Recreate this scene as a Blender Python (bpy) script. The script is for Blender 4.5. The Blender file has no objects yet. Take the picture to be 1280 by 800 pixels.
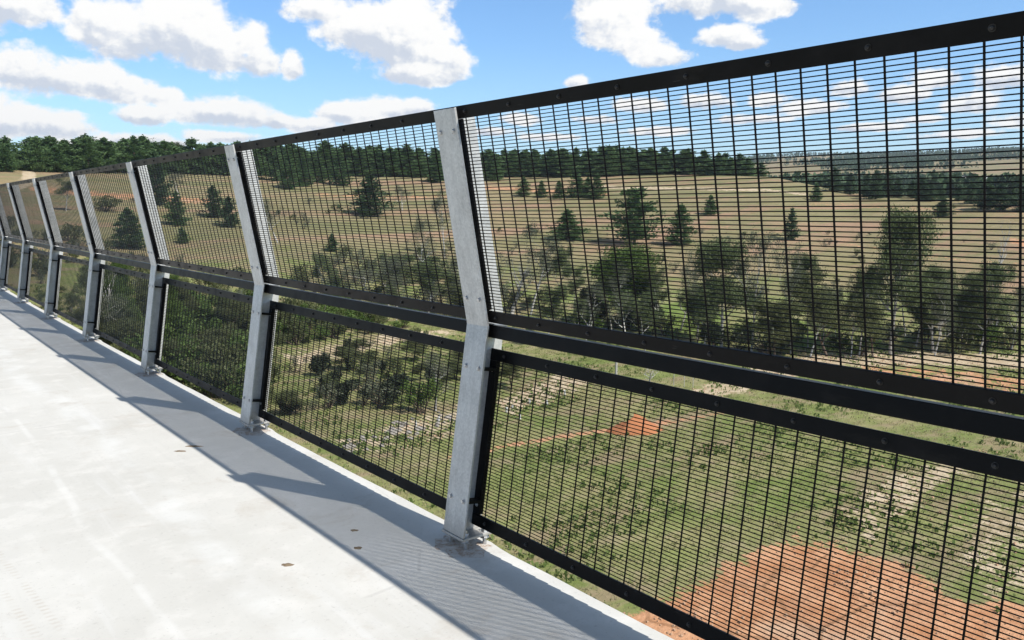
import bpy, math, random
import numpy as np
from mathutils import Vector, Matrix
random.seed(7); rng = np.random.default_rng(11)
S = bpy.context.scene; COL = S.collection

# ------------------------------------------------------------------ camera
F_PX, PITCH, YAW, CAM_Z = 1040.7, 0.1320, 0.67166, 1.4241
cd = bpy.data.cameras.new('camera'); cam = bpy.data.objects.new('camera', cd); COL.objects.link(cam)
cd.lens = 36 * F_PX / 1280; cd.sensor_width = 36; cd.clip_start = 0.05; cd.clip_end = 20000
FW = Vector((math.sin(YAW)*math.cos(PITCH), math.cos(YAW)*math.cos(PITCH), -math.sin(PITCH)))
RT = Vector((math.cos(YAW), -math.sin(YAW), 0)); UP = RT.cross(FW)
cam.matrix_world = Matrix(((RT.x, UP.x, -FW.x, 0), (RT.y, UP.y, -FW.y, 0), (RT.z, UP.z, -FW.z, CAM_Z), (0, 0, 0, 1)))
S.camera = cam
S.render.resolution_x, S.render.resolution_y = 1024, 640
S.view_settings.view_transform = 'Standard'; S.view_settings.look = 'None'
S.view_settings.gamma = 1; S.view_settings.use_curve_mapping = False
S.view_settings.exposure = 0.28
SUN = Vector((.21, -.83, 1.0)).normalized()

# ------------------------------------------------------------------ sun
sl = bpy.data.lights.new('sun', 'SUN'); sl.energy = 5.0; sl.angle = math.radians(.53); sl.color = (1, .965, .905)
so = bpy.data.objects.new('sun', sl); COL.objects.link(so); so.rotation_euler = SUN.to_track_quat('Z', 'Y').to_euler()

# ------------------------------------------------------------------ node helpers
class NT:
    def __init__(s, nt): s.nt = nt
    def n(s, t, **kw):
        nd = s.nt.nodes.new(t)
        for k, v in kw.items():
            if k == 'i':
                for kk, vv in v.items(): s.put(nd, kk, vv)
            else: setattr(nd, k, v)
        return nd
    def put(s, nd, k, v):
        if hasattr(v, 'links') or isinstance(v, bpy.types.NodeSocket): s.nt.links.new(v, nd.inputs[k])
        else: nd.inputs[k].default_value = v
    def m(s, op, a, b=0.0, c=0.0, clamp=False):
        nd = s.n('ShaderNodeMath', operation=op, use_clamp=clamp)
        for i, v in enumerate((a, b, c)):
            if i < len(nd.inputs): s.put(nd, i, v)
        return nd.outputs[0]
    def vm(s, op, a, b=(0, 0, 0)):
        nd = s.n('ShaderNodeVectorMath', operation=op); s.put(nd, 0, a); s.put(nd, 1, b)
        return nd.outputs['Value'] if op in ('DOT_PRODUCT', 'LENGTH') else nd.outputs[0]
    def noise(s, vec, scale, detail=4, rough=.55, dist=0.0):
        nd = s.n('ShaderNodeTexNoise', i={'Vector': vec, 'Scale': scale, 'Detail': detail, 'Roughness': rough, 'Distortion': dist})
        return nd.outputs['Fac']
    def ss(s, v, a, b, lo=0., hi=1.):
        nd = s.n('ShaderNodeMapRange', interpolation_type='SMOOTHSTEP'); s.put(nd, 0, v)
        for i, q in enumerate((a, b, lo, hi)): s.put(nd, i+1, q)
        return nd.outputs[0]
    def mix(s, f, a, b, mode='MIX'):
        nd = s.n('ShaderNodeMix', data_type='RGBA', blend_type=mode); s.put(nd, 0, f); s.put(nd, 6, a); s.put(nd, 7, b)
        return nd.outputs[2]
    def mapping(s, vec, scale=(1, 1, 1), rot=(0, 0, 0)):
        return s.n('ShaderNodeMapping', i={'Vector': vec, 'Scale': scale, 'Rotation': rot}).outputs[0]
def C4(r, g, b): return (r, g, b, 1)

# ------------------------------------------------------------------ projection helpers (photo pixels -> directions)
def ray(px, py):
    d = FW + RT*((px-640)/F_PX) + UP*((400-py)/F_PX)
    return d.normalized()
FWH = Vector((math.sin(YAW), math.cos(YAW), 0))
def azel(px, py):
    d = ray(px, py); return math.atan2(d.dot(RT), d.dot(FWH)), math.asin(d.z)

# ------------------------------------------------------------------ world: Nishita sky with procedural cumulus
W = bpy.data.worlds.new('World'); S.world = W; W.use_nodes = True
w = NT(W.node_tree); W.node_tree.nodes.clear()
sky = w.n('ShaderNodeTexSky', sky_type='NISHITA', sun_disc=False)
sky.sun_elevation = math.asin(SUN.z); sky.sun_rotation = math.atan2(SUN.x, SUN.y)
sky.altitude = 600; sky.air_density = 1.15; sky.dust_density = .55; sky.ozone_density = 1.6
dirn = w.n('ShaderNodeTexCoord').outputs['Generated']
nx = w.vm('DOT_PRODUCT', dirn, tuple(RT)); ny = w.vm('DOT_PRODUCT', dirn, tuple(FWH))
az = w.m('ARCTAN2', nx, ny)
el = w.m('ARCSINE', w.n('ShaderNodeSeparateXYZ', i={'Vector': dirn}).outputs[2])
sky_p = w.n('ShaderNodeCombineXYZ', i={'X': az, 'Y': w.m('MULTIPLY', el, 1.25), 'Z': 0.0}).outputs[0]
# clouds: each is a handful of puffs (pixel centre, radii) turned into directions on the dome
PUFFS = [(30, 8, 62, 34), (-30, 0, 60, 60),
 (150, 40, 70, 52), (215, 36, 70, 54), (270, 66, 62, 36), (325, 78, 34, 26), (110, 26, 34, 40), (365, 84, 18, 22), (315, 50, 24, 22),
 (30, 92, 66, 38), (95, 100, 60, 26), (150, 112, 66, 26), (205, 122, 34, 16), (140, 92, 24, 18),
 (250, 140, 60, 20), (300, 146, 60, 24), (345, 152, 28, 14), (180, 146, 36, 16),
 (20, 152, 62, 26), (80, 160, 44, 22), (-20, 150, 50, 40),
 (450, 36, 62, 38), (505, 50, 72, 62), (555, 78, 36, 34), (400, 14, 50, 20), (525, 96, 56, 16),
 (430, 143, 40, 16), (490, 138, 52, 20), (520, 134, 24, 14), (390, 158, 40, 12),
 (770, 14, 60, 30), (800, 50, 40, 30), (825, 70, 40, 20), (880, 2, 90, 26), (950, 10, 50, 20), (905, 46, 40, 16), (930, 55, 26, 10), (760, 36, 40, 30), (735, -8, 30, 20),
 (720, 103, 18, 10), 
 (170, 178, 80, 14), (280, 172, 60, 10), (90, 182, 60, 8)]
# the lower, more distant field of small cumulus seen through the mesh
for q in [(610,165,40,9),(655,150,34,12),(690,172,50,8),(740,150,40,10),(800,132,44,14),(830,165,60,8),(880,128,40,16),(935,150,56,10),(960,126,30,14),(1010,135,50,16),(1060,112,40,16),(1080,160,70,9),(1130,120,44,16),(1170,100,36,20),(1215,130,50,22),(1250,100,46,22),(1290,150,70,20),(1200,168,70,10),(1330,110,60,30),(1400,140,80,40),(1460,60,70,40),(1150,150,40,8),(1500,170,100,20)]: PUFFS.append(q[:2]+(q[2]*1.05, q[3]*.95, -.16))
for q in [(-120,60,80,50),(-200,120,90,40),(-150,160,90,16),(-330,60,90,60),(-420,150,120,30),(600,-160,120,60),(250,-170,150,60),(1050,-150,140,60)]: PUFFS.append(q)
n1 = w.noise(sky_p, 13, 8, .62); n2 = w.noise(sky_p, 46, 6, .62)
warp = w.m('ADD', w.m('MULTIPLY', w.m('SUBTRACT', n1, .5), 2.5), w.m('MULTIPLY', w.m('SUBTRACT', n2, .5), 1.5))
field = None; under = None
for q_ in PUFFS+[(a_, e_, r_) for a_, e_, r_ in ((70, 35, 14), (110, 50, 18), (150, 30, 20), (-150, 38, 18), (-100, 55, 20), (-75, 28, 14), (20, 62, 16), (180, 62, 18), (-30, 48, 9), (-120, 20, 14), (120, 18, 14))]:  # azimuth/elevation entries are out-of-view clouds, added for neutral fill light
    amp = q_[4] if len(q_) == 5 else 0.0
    if len(q_) == 3: a0, e0, rx, ry, px = math.radians(q_[0]), math.radians(q_[1]), math.radians(q_[2])*F_PX, math.radians(q_[2]*.55)*F_PX, 640
    else: px, py, rx, ry = q_[:4]; a0, e0 = azel(px, py)
    ca = math.cos(math.atan((px-640)/F_PX)); ra = rx/F_PX*ca*ca*1.12; re = ry/F_PX*ca*1.1
    dx = w.m('MULTIPLY', w.m('SUBTRACT', az, a0), 1/ra)
    dy = w.m('MULTIPLY', w.m('SUBTRACT', el, e0), 1/re)
    dyb = w.m('MAXIMUM', dy, w.m('MULTIPLY', dy, -1.35))           # flatter undersides
    q = w.m('SUBTRACT', 1.0+amp, w.m('SQRT', w.m('MULTIPLY_ADD', dx, dx, w.m('MULTIPLY', dyb, dyb))))
    u = w.m('MULTIPLY', w.m('MAXIMUM', q, 0.0), dy)
    if field is None: field, under = q, u
    else:
        field = w.n('ShaderNodeMath', operation='SMOOTH_MAX', i={0: field, 1: q, 2: .18}).outputs[0]
        under = w.m('ADD', under, u)
dens = w.m('ADD', field, w.m('MULTIPLY', warp, .62))
cov = w.ss(dens, .0, .40)
# billow shading: same noise looked up a step towards the sun
off = w.vm('ADD', sky_p, (.018, .022, 0))
nb = w.noise(off, 13, 8, .62); nb2 = w.noise(w.vm('ADD', sky_p, (.006, .0075, 0)), 46, 6, .62)
relief = w.m('ADD', w.m('MULTIPLY', w.m('SUBTRACT', n1, nb), 2.1), w.m('MULTIPLY', w.m('SUBTRACT', n2, nb2), 1.2))
lit = w.m('ADD', w.m('ADD', .62, w.m('MULTIPLY', under, 1.9)), relief)
lit = w.ss(lit, .10, .84, 0, 1)
ccol = w.mix(lit, C4(4.6, 5.0, 5.7), C4(7.4, 7.35, 7.2))
skyc = w.mix(1.0, sky.outputs[0], C4(.74, 1.0, 1.26), 'MULTIPLY')
skyc = w.mix(w.ss(el, .26, .65), skyc, w.mix(1.0, skyc, C4(.86, .72, .58), 'MULTIPLY'))     # added tint: dims the unseen upper sky to cut blue fill in shadows
low = w.ss(el, .0, .2, .26, .0)                                     # thin brightening of the air near the horizon
skyc = w.mix(low, skyc, C4(5.2, 6.2, 7.4))
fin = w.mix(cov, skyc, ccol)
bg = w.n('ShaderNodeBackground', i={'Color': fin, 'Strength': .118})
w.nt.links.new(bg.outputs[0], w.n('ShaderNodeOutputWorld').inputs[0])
W.cycles.sampling_method = 'MANUAL'; W.cycles.sample_map_resolution = 1024

# ------------------------------------------------------------------ materials
def new_mat(name, rough=.6, metal=0.0, spec=None):
    M = bpy.data.materials.new(name); M.use_nodes = True; t = NT(M.node_tree)
    b = M.node_tree.nodes['Principled BSDF']; b.inputs['Roughness'].default_value = rough; b.inputs['Metallic'].default_value = metal
    if spec is not None: b.inputs['Specular IOR Level'].default_value = spec
    return M, t, b
def bump(t, b, h, strength, dist):
    bp = t.n('ShaderNodeBump', i={'Height': h, 'Strength': strength, 'Distance': dist}); t.nt.links.new(bp.outputs[0], b.inputs['Normal'])

def mat_galv():
    M, t, b = new_mat('galvanised_steel', .5, .45)
    oc = t.n('ShaderNodeTexCoord').outputs['Object']
    rnd = t.n('ShaderNodeObjectInfo').outputs['Random']
    p = t.vm('ADD', oc, t.n('ShaderNodeCombineXYZ', i={'X': t.m('MULTIPLY', rnd, 30), 'Y': 0.0, 'Z': 0.0}).outputs[0])
    vo = t.n('ShaderNodeTexVoronoi', i={'Vector': p, 'Scale': 120.0, 'Randomness': 1.0}).outputs['Color']
    sp = t.n('ShaderNodeSeparateColor', i={0: vo}).outputs[0]
    big = t.noise(p, 7, 5, .6); st = t.noise(t.mapping(p, (40, 40, 2.2)), 1.0, 3, .5)
    v = t.m('ADD', t.m('MULTIPLY', sp, .14), t.m('ADD', t.m('MULTIPLY', big, .62), t.m('ADD', t.m('MULTIPLY', st, .28), t.m('MULTIPLY', t.m('SUBTRACT', rnd, .7), .16))))
    cl = t.n('ShaderNodeValToRGB', i={0: v}); e = cl.color_ramp.elements
    e[0].position = .2; e[0].color = C4(.34, .345, .345); e[1].position = .72; e[1].color = C4(.68, .68, .66)
    stain = t.ss(t.noise(p, 19, 4, .7), .66, .74)
    c = t.mix(t.m('MULTIPLY', stain, .35), cl.outputs[0], C4(.3, .29, .27))
    oz = t.n('ShaderNodeSeparateXYZ', i={0: oc}).outputs[2]
    grime = t.m('MULTIPLY', t.ss(t.m('ADD', oz, t.m('MULTIPLY', t.noise(p, 26, 4, .7), .16)), .24, .07), .6)
    c = t.mix(grime, c, C4(.25, .215, .18))
    scr = t.m('MULTIPLY', t.ss(t.noise(t.mapping(p, (90, 90, 9), (.4, .2, .3)), 1.0, 2, .5), .68, .72), .35); c = t.mix(scr, c, C4(.30, .30, .30))
    t.put(b, 'Base Color', c); t.put(b, 'Roughness', t.m('ADD', .36, t.m('MULTIPLY', big, .3)))
    bump(t, b, t.m('ADD', big, t.m('MULTIPLY', sp, .2)), .12, .004); return M
def mat_black():
    M, t, b = new_mat('black_powder_coat', .45, 0, .11)
    oc = t.n('ShaderNodeTexCoord').outputs['Object']
    d = t.ss(t.noise(oc, 6, 5, .65), .42, .8)
    t.put(b, 'Base Color', t.mix(d, C4(.004, .004, .0045), C4(.011, .010, .0095)))
    t.put(b, 'Roughness', t.m('ADD', .36, t.m('MULTIPLY', d, .25)))
    dust = t.m('MULTIPLY', t.ss(t.noise(t.mapping(oc, (9, 2.2, 9)), 1.0, 6, .7), .54, .72), .55)
    scuff = t.ss(t.noise(t.mapping(oc, (60, 7, 60)), 1.0, 3, .6), .70, .74)
    t.put(b, 'Base Color', t.mix(t.m('MULTIPLY', scuff, .6), t.mix(dust, t.mix(d, C4(.004, .004, .0045), C4(.011, .010, .0095)), C4(.024, .021, .018)), C4(.05, .047, .043)))
    bump(t, b, t.noise(oc, 320, 2, .5), .12, .0008); return M
def mat_bolt():
    M, t, b = new_mat('zinc_bolt', .33, .85)
    oc = t.n('ShaderNodeTexCoord').outputs['Object']
    t.put(b, 'Base Color', t.mix(t.noise(oc, 90, 3), C4(.42, .43, .45), C4(.68, .68, .67))); return M
def mat_darkbolt():
    M, t, b = new_mat('dark_bolt', .38, .3)
    oc = t.n('ShaderNodeTexCoord').outputs['Object']
    t.put(b, 'Base Color', t.mix(t.noise(oc, 60, 3), C4(.008, .008, .008), C4(.03, .028, .027))); return M
def mat_deck():
    M, t, b = new_mat('deck_concrete', .82, 0, .3)
    oc = t.n('ShaderNodeTexCoord').outputs['Object']
    big = t.noise(oc, .8, 6, .6); mid = t.noise(oc, 4.5, 6, .65); fine = t.noise(oc, 60, 4, .7); grit = t.noise(oc, 260, 2, .6)
    lng = t.noise(t.mapping(oc, (7, .45, 1), (0, 0, .05)), 1.0, 5, .6)
    c = t.mix(t.ss(big, .3, .72), C4(.50, .485, .445), C4(.575, .56, .52))
    c = t.mix(t.m('MULTIPLY', t.ss(mid, .48, .68), .6), c, C4(.62, .60, .56))
    c = t.mix(t.m('MULTIPLY', t.ss(lng, .55, .8), .55), c, C4(.64, .635, .62))          # pale trowel smears
    c = t.mix(t.m('MULTIPLY', t.ss(lng, .42, .25), .30), c, C4(.42, .405, .38))
    c = t.mix(t.m('MULTIPLY', t.ss(t.noise(oc, 2.1, 5, .7, .6), .54, .70), .6), c, C4(.46, .42, .365))   # warm dusty stains
    c = t.mix(t.m('MULTIPLY', t.ss(fine, .56, .74), .5), c, C4(.36, .34, .315))
    sx = t.n('ShaderNodeSeparateXYZ', i={0: oc})
    # two dusty tyre tracks and long finishing lines running down the deck
    wob = t.m('MULTIPLY', t.m('SUBTRACT', t.noise(oc, .35, 2, .5), .5), .5)
    xx = t.m('ADD', sx.outputs[0], wob)
    for x0, wd, col, amt in ((.20, .010, (.70, .69, .66), .42), (.78, .012, (.70, .69, .66), .32), (1.12, .05, (.66, .66, .64), .4), (-.35, .03, (.46, .44, .41), .35)):
        dd = t.m('ABSOLUTE', t.m('SUBTRACT', xx, x0))
        k = t.m('MULTIPLY', t.ss(dd, wd*2.2, wd*.4), t.ss(t.noise(oc, 3.2, 4, .6), .38, .62))
        c = t.mix(t.m('MULTIPLY', k, amt), c, C4(*col))
    for x0 in (.47, .545):
        dd = t.m('ABSOLUTE', t.m('SUBTRACT', t.m('ADD', sx.outputs[0], t.m('MULTIPLY', sx.outputs[1], .09)), x0+.2))
        tread = t.ss(t.m('SINE', t.m('MULTIPLY', sx.outputs[1], 190)), -.1, .6)
        k = t.m('MULTIPLY', t.m('MULTIPLY', t.ss(dd, .02, .008), tread), t.ss(t.noise(oc, 2.6, 3, .6), .42, .6))
        c = t.mix(t.m('MULTIPLY', k, .5), c, C4(.45, .40, .34))
    vo = t.n('ShaderNodeTexVoronoi', feature='DISTANCE_TO_EDGE', i={'Vector': t.mapping(oc, (.5, .28, 1)), 'Scale': 1.0}).outputs[0]
    crack = t.m('MULTIPLY', t.ss(vo, .0035, .0008), t.ss(mid, .5, .6))
    c = t.mix(t.m('MULTIPLY', crack, .25), c, C4(.3, .29, .27))
    t.put(b, 'Base Color', c)
    bump(t, b, t.m('ADD', t.m('MULTIPLY', mid, 1.0), t.m('ADD', t.m('MULTIPLY', fine, .35), t.m('MULTIPLY', grit, .15))), .18, .004); return M
def mat_stain():
    M, t, b = new_mat('weathered_grout', .9, 0, .2)
    oc = t.n('ShaderNodeTexCoord').outputs['Object']
    n = t.noise(oc, 30, 5, .7)
    c = t.mix(t.ss(n, .35, .6), C4(.33, .25, .19), C4(.50, .47, .43)); t.put(b, 'Base Color', c)
    bump(t, b, n, .5, .01); return M
def mat_mud():
    M, t, b = new_mat('dry_mud', .95, 0, .1)
    oc = t.n('ShaderNodeTexCoord').outputs['Object']
    t.put(b, 'Base Color', t.mix(t.noise(oc, 60, 4), C4(.13, .095, .06), C4(.26, .2, .14))); return M
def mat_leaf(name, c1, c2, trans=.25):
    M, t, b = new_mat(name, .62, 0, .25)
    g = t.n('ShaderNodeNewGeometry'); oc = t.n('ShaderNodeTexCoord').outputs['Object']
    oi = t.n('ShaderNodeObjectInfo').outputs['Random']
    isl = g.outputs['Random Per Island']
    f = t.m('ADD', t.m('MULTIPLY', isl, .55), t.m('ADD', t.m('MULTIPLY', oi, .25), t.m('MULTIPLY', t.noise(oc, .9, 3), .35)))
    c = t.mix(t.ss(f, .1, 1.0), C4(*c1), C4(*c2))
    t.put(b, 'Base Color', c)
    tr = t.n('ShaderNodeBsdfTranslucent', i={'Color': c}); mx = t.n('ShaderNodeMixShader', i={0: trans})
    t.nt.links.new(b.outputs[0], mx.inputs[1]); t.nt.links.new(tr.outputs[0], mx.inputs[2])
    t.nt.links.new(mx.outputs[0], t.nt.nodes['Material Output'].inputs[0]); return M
def mat_bark(name, c1, c2):
    M, t, b = new_mat(name, .85, 0, .2)
    oc = t.n('ShaderNodeTexCoord').outputs['Object']
    t.put(b, 'Base Color', t.mix(t.ss(t.noise(t.mapping(oc, (3, 3, .7)), 1.5, 5, .65), .35, .68), C4(*c1), C4(*c2))); return M
def mat_plain(name, c, rough=.7, var=.25, scale=8):
    M, t, b = new_mat(name, rough)
    oc = t.n('ShaderNodeTexCoord').outputs['Object']
    d = tuple(v*(1-var) for v in c)
    t.put(b, 'Base Color', t.mix(t.noise(oc, scale, 4), C4(*d), C4(*c))); return M
def mat_ground():
    M, t, b = new_mat('valley_ground', .95, 0, .1)
    oc = t.n('ShaderNodeTexCoord').outputs['Object']
    at = t.n('ShaderNodeAttribute', attribute_name='cover', attribute_type='GEOMETRY').outputs['Color']
    sp = t.n('ShaderNodeSeparateColor', i={0: at}); red, green, pale = sp.outputs
    n50 = t.noise(oc, .022, 6, .6); n8 = t.noise(oc, .13, 6, .62); n2 = t.noise(oc, .6, 6, .65); nf = t.noise(oc, 3.2, 5, .7); nff = t.noise(oc, 14, 3, .7)
    contour = t.noise(t.mapping(oc, (.016, .055, .35), (0, 0, -YAW)), 1.0, 5, .6)
    straw = t.mix(t.ss(contour, .35, .66), C4(.25, .212, .115), C4(.165, .163, .075))
    straw = t.mix(t.m('MULTIPLY', t.ss(n8, .50, .68), .8), straw, C4(.185, .165, .07))
    straw = t.mix(t.m('MULTIPLY', t.ss(n50, .52, .66), .45), straw, C4(.36, .24, .15))
    grass = t.mix(t.ss(n8, .34, .62), C4(.25, .235, .105), C4(.145, .18, .052))
    grass = t.mix(t.m('MULTIPLY', t.ss(n2, .46, .70), .8), grass, C4(.31, .255, .155))
    lush = t.mix(t.ss(n2, .35, .65), C4(.11, .16, .035), C4(.17, .22, .06))
    gk = t.ss(t.m('ADD', green, t.m('MULTIPLY', t.m('SUBTRACT', n8, .5), .7)), .30, .52)
    lk = t.ss(t.m('ADD', green, t.m('MULTIPLY', t.m('SUBTRACT', n8, .5), .6)), .72, .92)
    strk = t.noise(t.mapping(oc, (.11, .34, .3), (0, 0, .5)), 1.0, 6, .65)
    grass = t.mix(t.m('MULTIPLY', t.ss(strk, .50, .64), .8), grass, C4(.27, .205, .13))
    grass = t.mix(t.m('MULTIPLY', t.ss(strk, .46, .34), .65), grass, C4(.20, .235, .075))
    straw = t.mix(t.m('MULTIPLY', t.ss(strk, .50, .66), .45), straw, C4(.20, .165, .10))
    straw = t.mix(t.m('MULTIPLY', t.ss(t.noise(t.mapping(oc, (.012, .075, .2), (0, 0, -YAW)), 1.0, 7, .68), .48, .62), .8), straw, C4(.325, .20, .135))
    straw = t.mix(t.m('MULTIPLY', t.ss(n2, .52, .70), .6), straw, C4(.13, .125, .06))
    straw = t.mix(t.m('MULTIPLY', t.ss(t.noise(oc, .3, 5, .7), .56, .68), .6), straw, C4(.15, .145, .062))
    c = t.mix(gk, straw, grass); c = t.mix(lk, c, lush)
    c = t.mix(t.m('MULTIPLY', t.ss(nf, .52, .75), .5), c, C4(.11, .115, .04))
    c = t.mix(t.m('MULTIPLY', t.ss(nff, .56, .72), .45), c, C4(.30, .27, .16))
    palec = t.mix(t.ss(n2, .35, .65), C4(.40, .31, .20), C4(.49, .40, .28))
    redc = t.mix(t.ss(n2, .33, .68), C4(.41, .19, .09), C4(.54, .30, .17))
    redc = t.mix(t.m('MULTIPLY', t.ss(nf, .52, .70), .55), redc, C4(.33, .15, .075))
    redc = t.mix(t.m('MULTIPLY', t.ss(strk, .50, .60), .45), redc, C4(.36, .19, .11))
    redc = t.mix(t.m('MULTIPLY', t.ss(n8, .54, .68), .6), redc, C4(.50, .36, .25))
    redc = t.mix(t.m('MULTIPLY', t.ss(nff, .58, .7), .5), redc, C4(.58, .42, .30))
    wob = t.m('ADD', t.m('MULTIPLY', t.m('SUBTRACT', n2, .5), 1.5), t.m('MULTIPLY', t.m('SUBTRACT', nf, .5), 1.0))
    c = t.mix(t.ss(t.m('ADD', pale, wob), .42, .62), c, palec)
    c = t.mix(t.ss(t.m('ADD', red, wob), .42, .60), c, redc)
    vo = t.n('ShaderNodeTexVoronoi', feature='DISTANCE_TO_EDGE', i={'Vector': t.vm('ADD', oc, t.n('ShaderNodeTexNoise', i={'Vector': oc, 'Scale': .5}).outputs['Color']), 'Scale': .16}).outputs[0]
    rill = t.m('MULTIPLY', t.ss(vo, .028, .008), t.ss(red, .5, .8))
    c = t.mix(t.m('MULTIPLY', rill, .6), c, C4(.23, .12, .06))
    t.put(b, 'Base Color', c)
    bump(t, b, t.m('ADD', n2, t.m('ADD', t.m('MULTIPLY', nf, .35), t.m('MULTIPLY', nff, .12))), .55, .5); return M

GALV, BLACK, BOLT, DBOLT = mat_galv(), mat_black(), mat_bolt(), mat_darkbolt()
DECK, STAIN, MUD, GROUND = mat_deck(), mat_stain(), mat_mud(), mat_ground()
PINE = mat_leaf('pine_needles', (.055, .11, .038), (.12, .19, .07), .32)
PINE2 = mat_leaf('dark_needles', (.036, .072, .033), (.080, .130, .056), .25)
GUM = mat_leaf('gum_leaves', (.075, .105, .042), (.155, .185, .08), .35)
GUM2 = mat_leaf('grey_gum_leaves', (.095, .11, .065), (.17, .18, .115), .3)
LUSH = mat_leaf('lush_leaves', (.06, .105, .022), (.125, .18, .042), .35)
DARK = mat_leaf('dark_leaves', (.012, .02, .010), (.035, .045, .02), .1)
WEED = mat_leaf('weed_leaves', (.10, .15, .035), (.20, .24, .08), .4)
OLIVE = mat_leaf('scrub_leaves', (.065, .085, .032), (.14, .15, .062), .3)
TUFT = mat_leaf('dry_tufts', (.26, .24, .11), (.46, .40, .23), .5)
TUFTG = mat_leaf('green_tufts', (.18, .21, .065), (.31, .33, .13), .5)
BARK = mat_bark('brown_bark', (.07, .05, .036), (.16, .12, .09)); PBARK = mat_bark('pale_bark', (.27, .25, .225), (.56, .54, .50))
WHITEP = mat_plain('white_plastic', (.55, .55, .53)); TIMBER = mat_plain('grey_timber', (.42, .40, .36))
ORANGE = mat_plain('orange_earth', (.46, .18, .075), .95, .45, 1.5); WALLM = mat_plain('cream_wall', (.75, .72, .66)); ROOFM = mat_plain('pale_roof', (.55, .55, .56)); ROCKM = mat_plain('grey_rock', (.34, .31, .27), .9, .5, 3); GRASSW = mat_plain('dark_glass', (.03, .04, .05), .15)

# ------------------------------------------------------------------ object helpers
def tag(o, label=None, cat=None, group=None, kind=None):
    if label: o['label'] = label
    if cat: o['category'] = cat
    if group: o['group'] = group
    if kind: o['kind'] = kind
    return o
def empty(name, loc=(0, 0, 0), rz=0):
    o = bpy.data.objects.new(name, None); COL.objects.link(o); o.location = loc; o.rotation_euler = (0, 0, rz); o.empty_display_size = .2; return o
class MB:
    def __init__(s): s.v = []; s.f = []; s.sm = []
    def add(s, vs, fs, smooth=False):
        o = len(s.v); s.v += [tuple(v) for v in vs]; s.f += [tuple(i+o for i in f) for f in fs]; s.sm += [smooth]*len(fs)
    def box8(s, c):    # corners: bottom 4 ccw, top 4
        s.add(c, [(3, 2, 1, 0), (4, 5, 6, 7), (0, 1, 5, 4), (1, 2, 6, 5), (2, 3, 7, 6), (3, 0, 4, 7)])
    def box(s, x0, x1, y0, y1, z0, z1):
        s.box8([(x0, y0, z0), (x1, y0, z0), (x1, y1, z0), (x0, y1, z0), (x0, y0, z1), (x1, y0, z1), (x1, y1, z1), (x0, y1, z1)])
    def tube(s, pts, rad, n=7, cap=True):
        pts = [Vector(p) for p in pts]; rad = rad if hasattr(rad, '__len__') else [rad]*len(pts)
        vs = []; ref = None
        for i, p in enumerate(pts):
            d = (pts[min(i+1, len(pts)-1)]-pts[max(i-1, 0)]).normalized()
            if ref is None: ref = Vector((1, 0, 0)) if abs(d.x) < .8 else Vector((0, 1, 0))
            a = (ref - d*ref.dot(d)).normalized(); b = d.cross(a); ref = a
            vs += [p + (a*math.cos(2*math.pi*k/n)+b*math.sin(2*math.pi*k/n))*rad[i] for k in range(n)]
        fs = [(i*n+k, i*n+(k+1) % n, (i+1)*n+(k+1) % n, (i+1)*n+k) for i in range(len(pts)-1) for k in range(n)]
        s.add(vs, fs, n > 6)
        if cap: s.add(vs[:n], [tuple(range(n))[::-1]]); s.add(vs[-n:], [tuple(range(n))])
    def mesh(s, name, mat, bevel=0):
        me = bpy.data.meshes.new(name); me.from_pydata(s.v, [], s.f); me.materials.append(mat)
        me.polygons.foreach_set('use_smooth', s.sm); me.update(); return me
    def build(s, name, mat, parent=None, bevel=0):
        o = bpy.data.objects.new(name, s.mesh(name, mat)); COL.objects.link(o); o.parent = parent
        if bevel:
            m = o.modifiers.new('bevel', 'BEVEL'); m.width = bevel; m.segments = 2; m.limit_method = 'ANGLE'; m.angle_limit = math.radians(40)
        return o
def quads_mesh(name, V, mat):     # V: (n,4,3) loose quads
    n = len(V); me = bpy.data.meshes.new(name); me.vertices.add(n*4); me.loops.add(n*4); me.polygons.add(n)
    me.vertices.foreach_set('co', np.ascontiguousarray(V, dtype=np.float32).ravel())
    me.loops.foreach_set('vertex_index', np.arange(n*4, dtype=np.int32)); me.polygons.foreach_set('loop_start', np.arange(0, n*4, 4, dtype=np.int32))
    me.materials.append(mat); me.update(calc_edges=True); me.validate(); return me
def link(name, me, parent=None):
    o = bpy.data.objects.new(name, me); COL.objects.link(o); o.parent = parent; return o
def copy_tree(o, parent=None):
    c = o.copy(); COL.objects.link(c); c.parent = parent
    for ch in list(o.children): copy_tree(ch, c)
    return c

# ------------------------------------------------------------------ fence line geometry
BAY, KAP, FX, FY = 2.4, .00236, 1.922, 2.823
DZ = -.012                                     # top of the concrete
def station(i):
    x, y = FX, FY
    for j in range(abs(i)):
        a = KAP*(j+.5)
        x += BAY*math.sin(a) if i > 0 else BAY*math.sin(a); y += BAY*math.cos(a)*(1 if i > 0 else -1)
    return x, y, KAP*i
def path(s):      # continuous version: s metres from post 0
    return FX + KAP/BAY*s*s/2, FY + s, KAP*s/BAY
A0, A1, A2 = (0., .05), (.1328, .9393), (-.0254, 1.8183)
class Seg:
    def __init__(s, a, b):
        s.a = a; dx, dz = b[0]-a[0], b[1]-a[1]; s.L = math.hypot(dx, dz); s.d = (dx/s.L, dz/s.L); s.m = (s.d[1], -s.d[0])
    def P(s, x, y, l): return (s.a[0]+s.d[0]*l+s.m[0]*x, y, s.a[1]+s.d[1]*l+s.m[1]*x)
    def box(s, mb, x0, x1, y0, y1, l0, l1):
        mb.box8([s.P(x0, y0, l0), s.P(x1, y0, l0), s.P(x1, y1, l0), s.P(x0, y1, l0), s.P(x0, y0, l1), s.P(x1, y0, l1), s.P(x1, y1, l1), s.P(x0, y1, l1)])
LO, HI = Seg(A0, A1), Seg(A1, A2)
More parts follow.
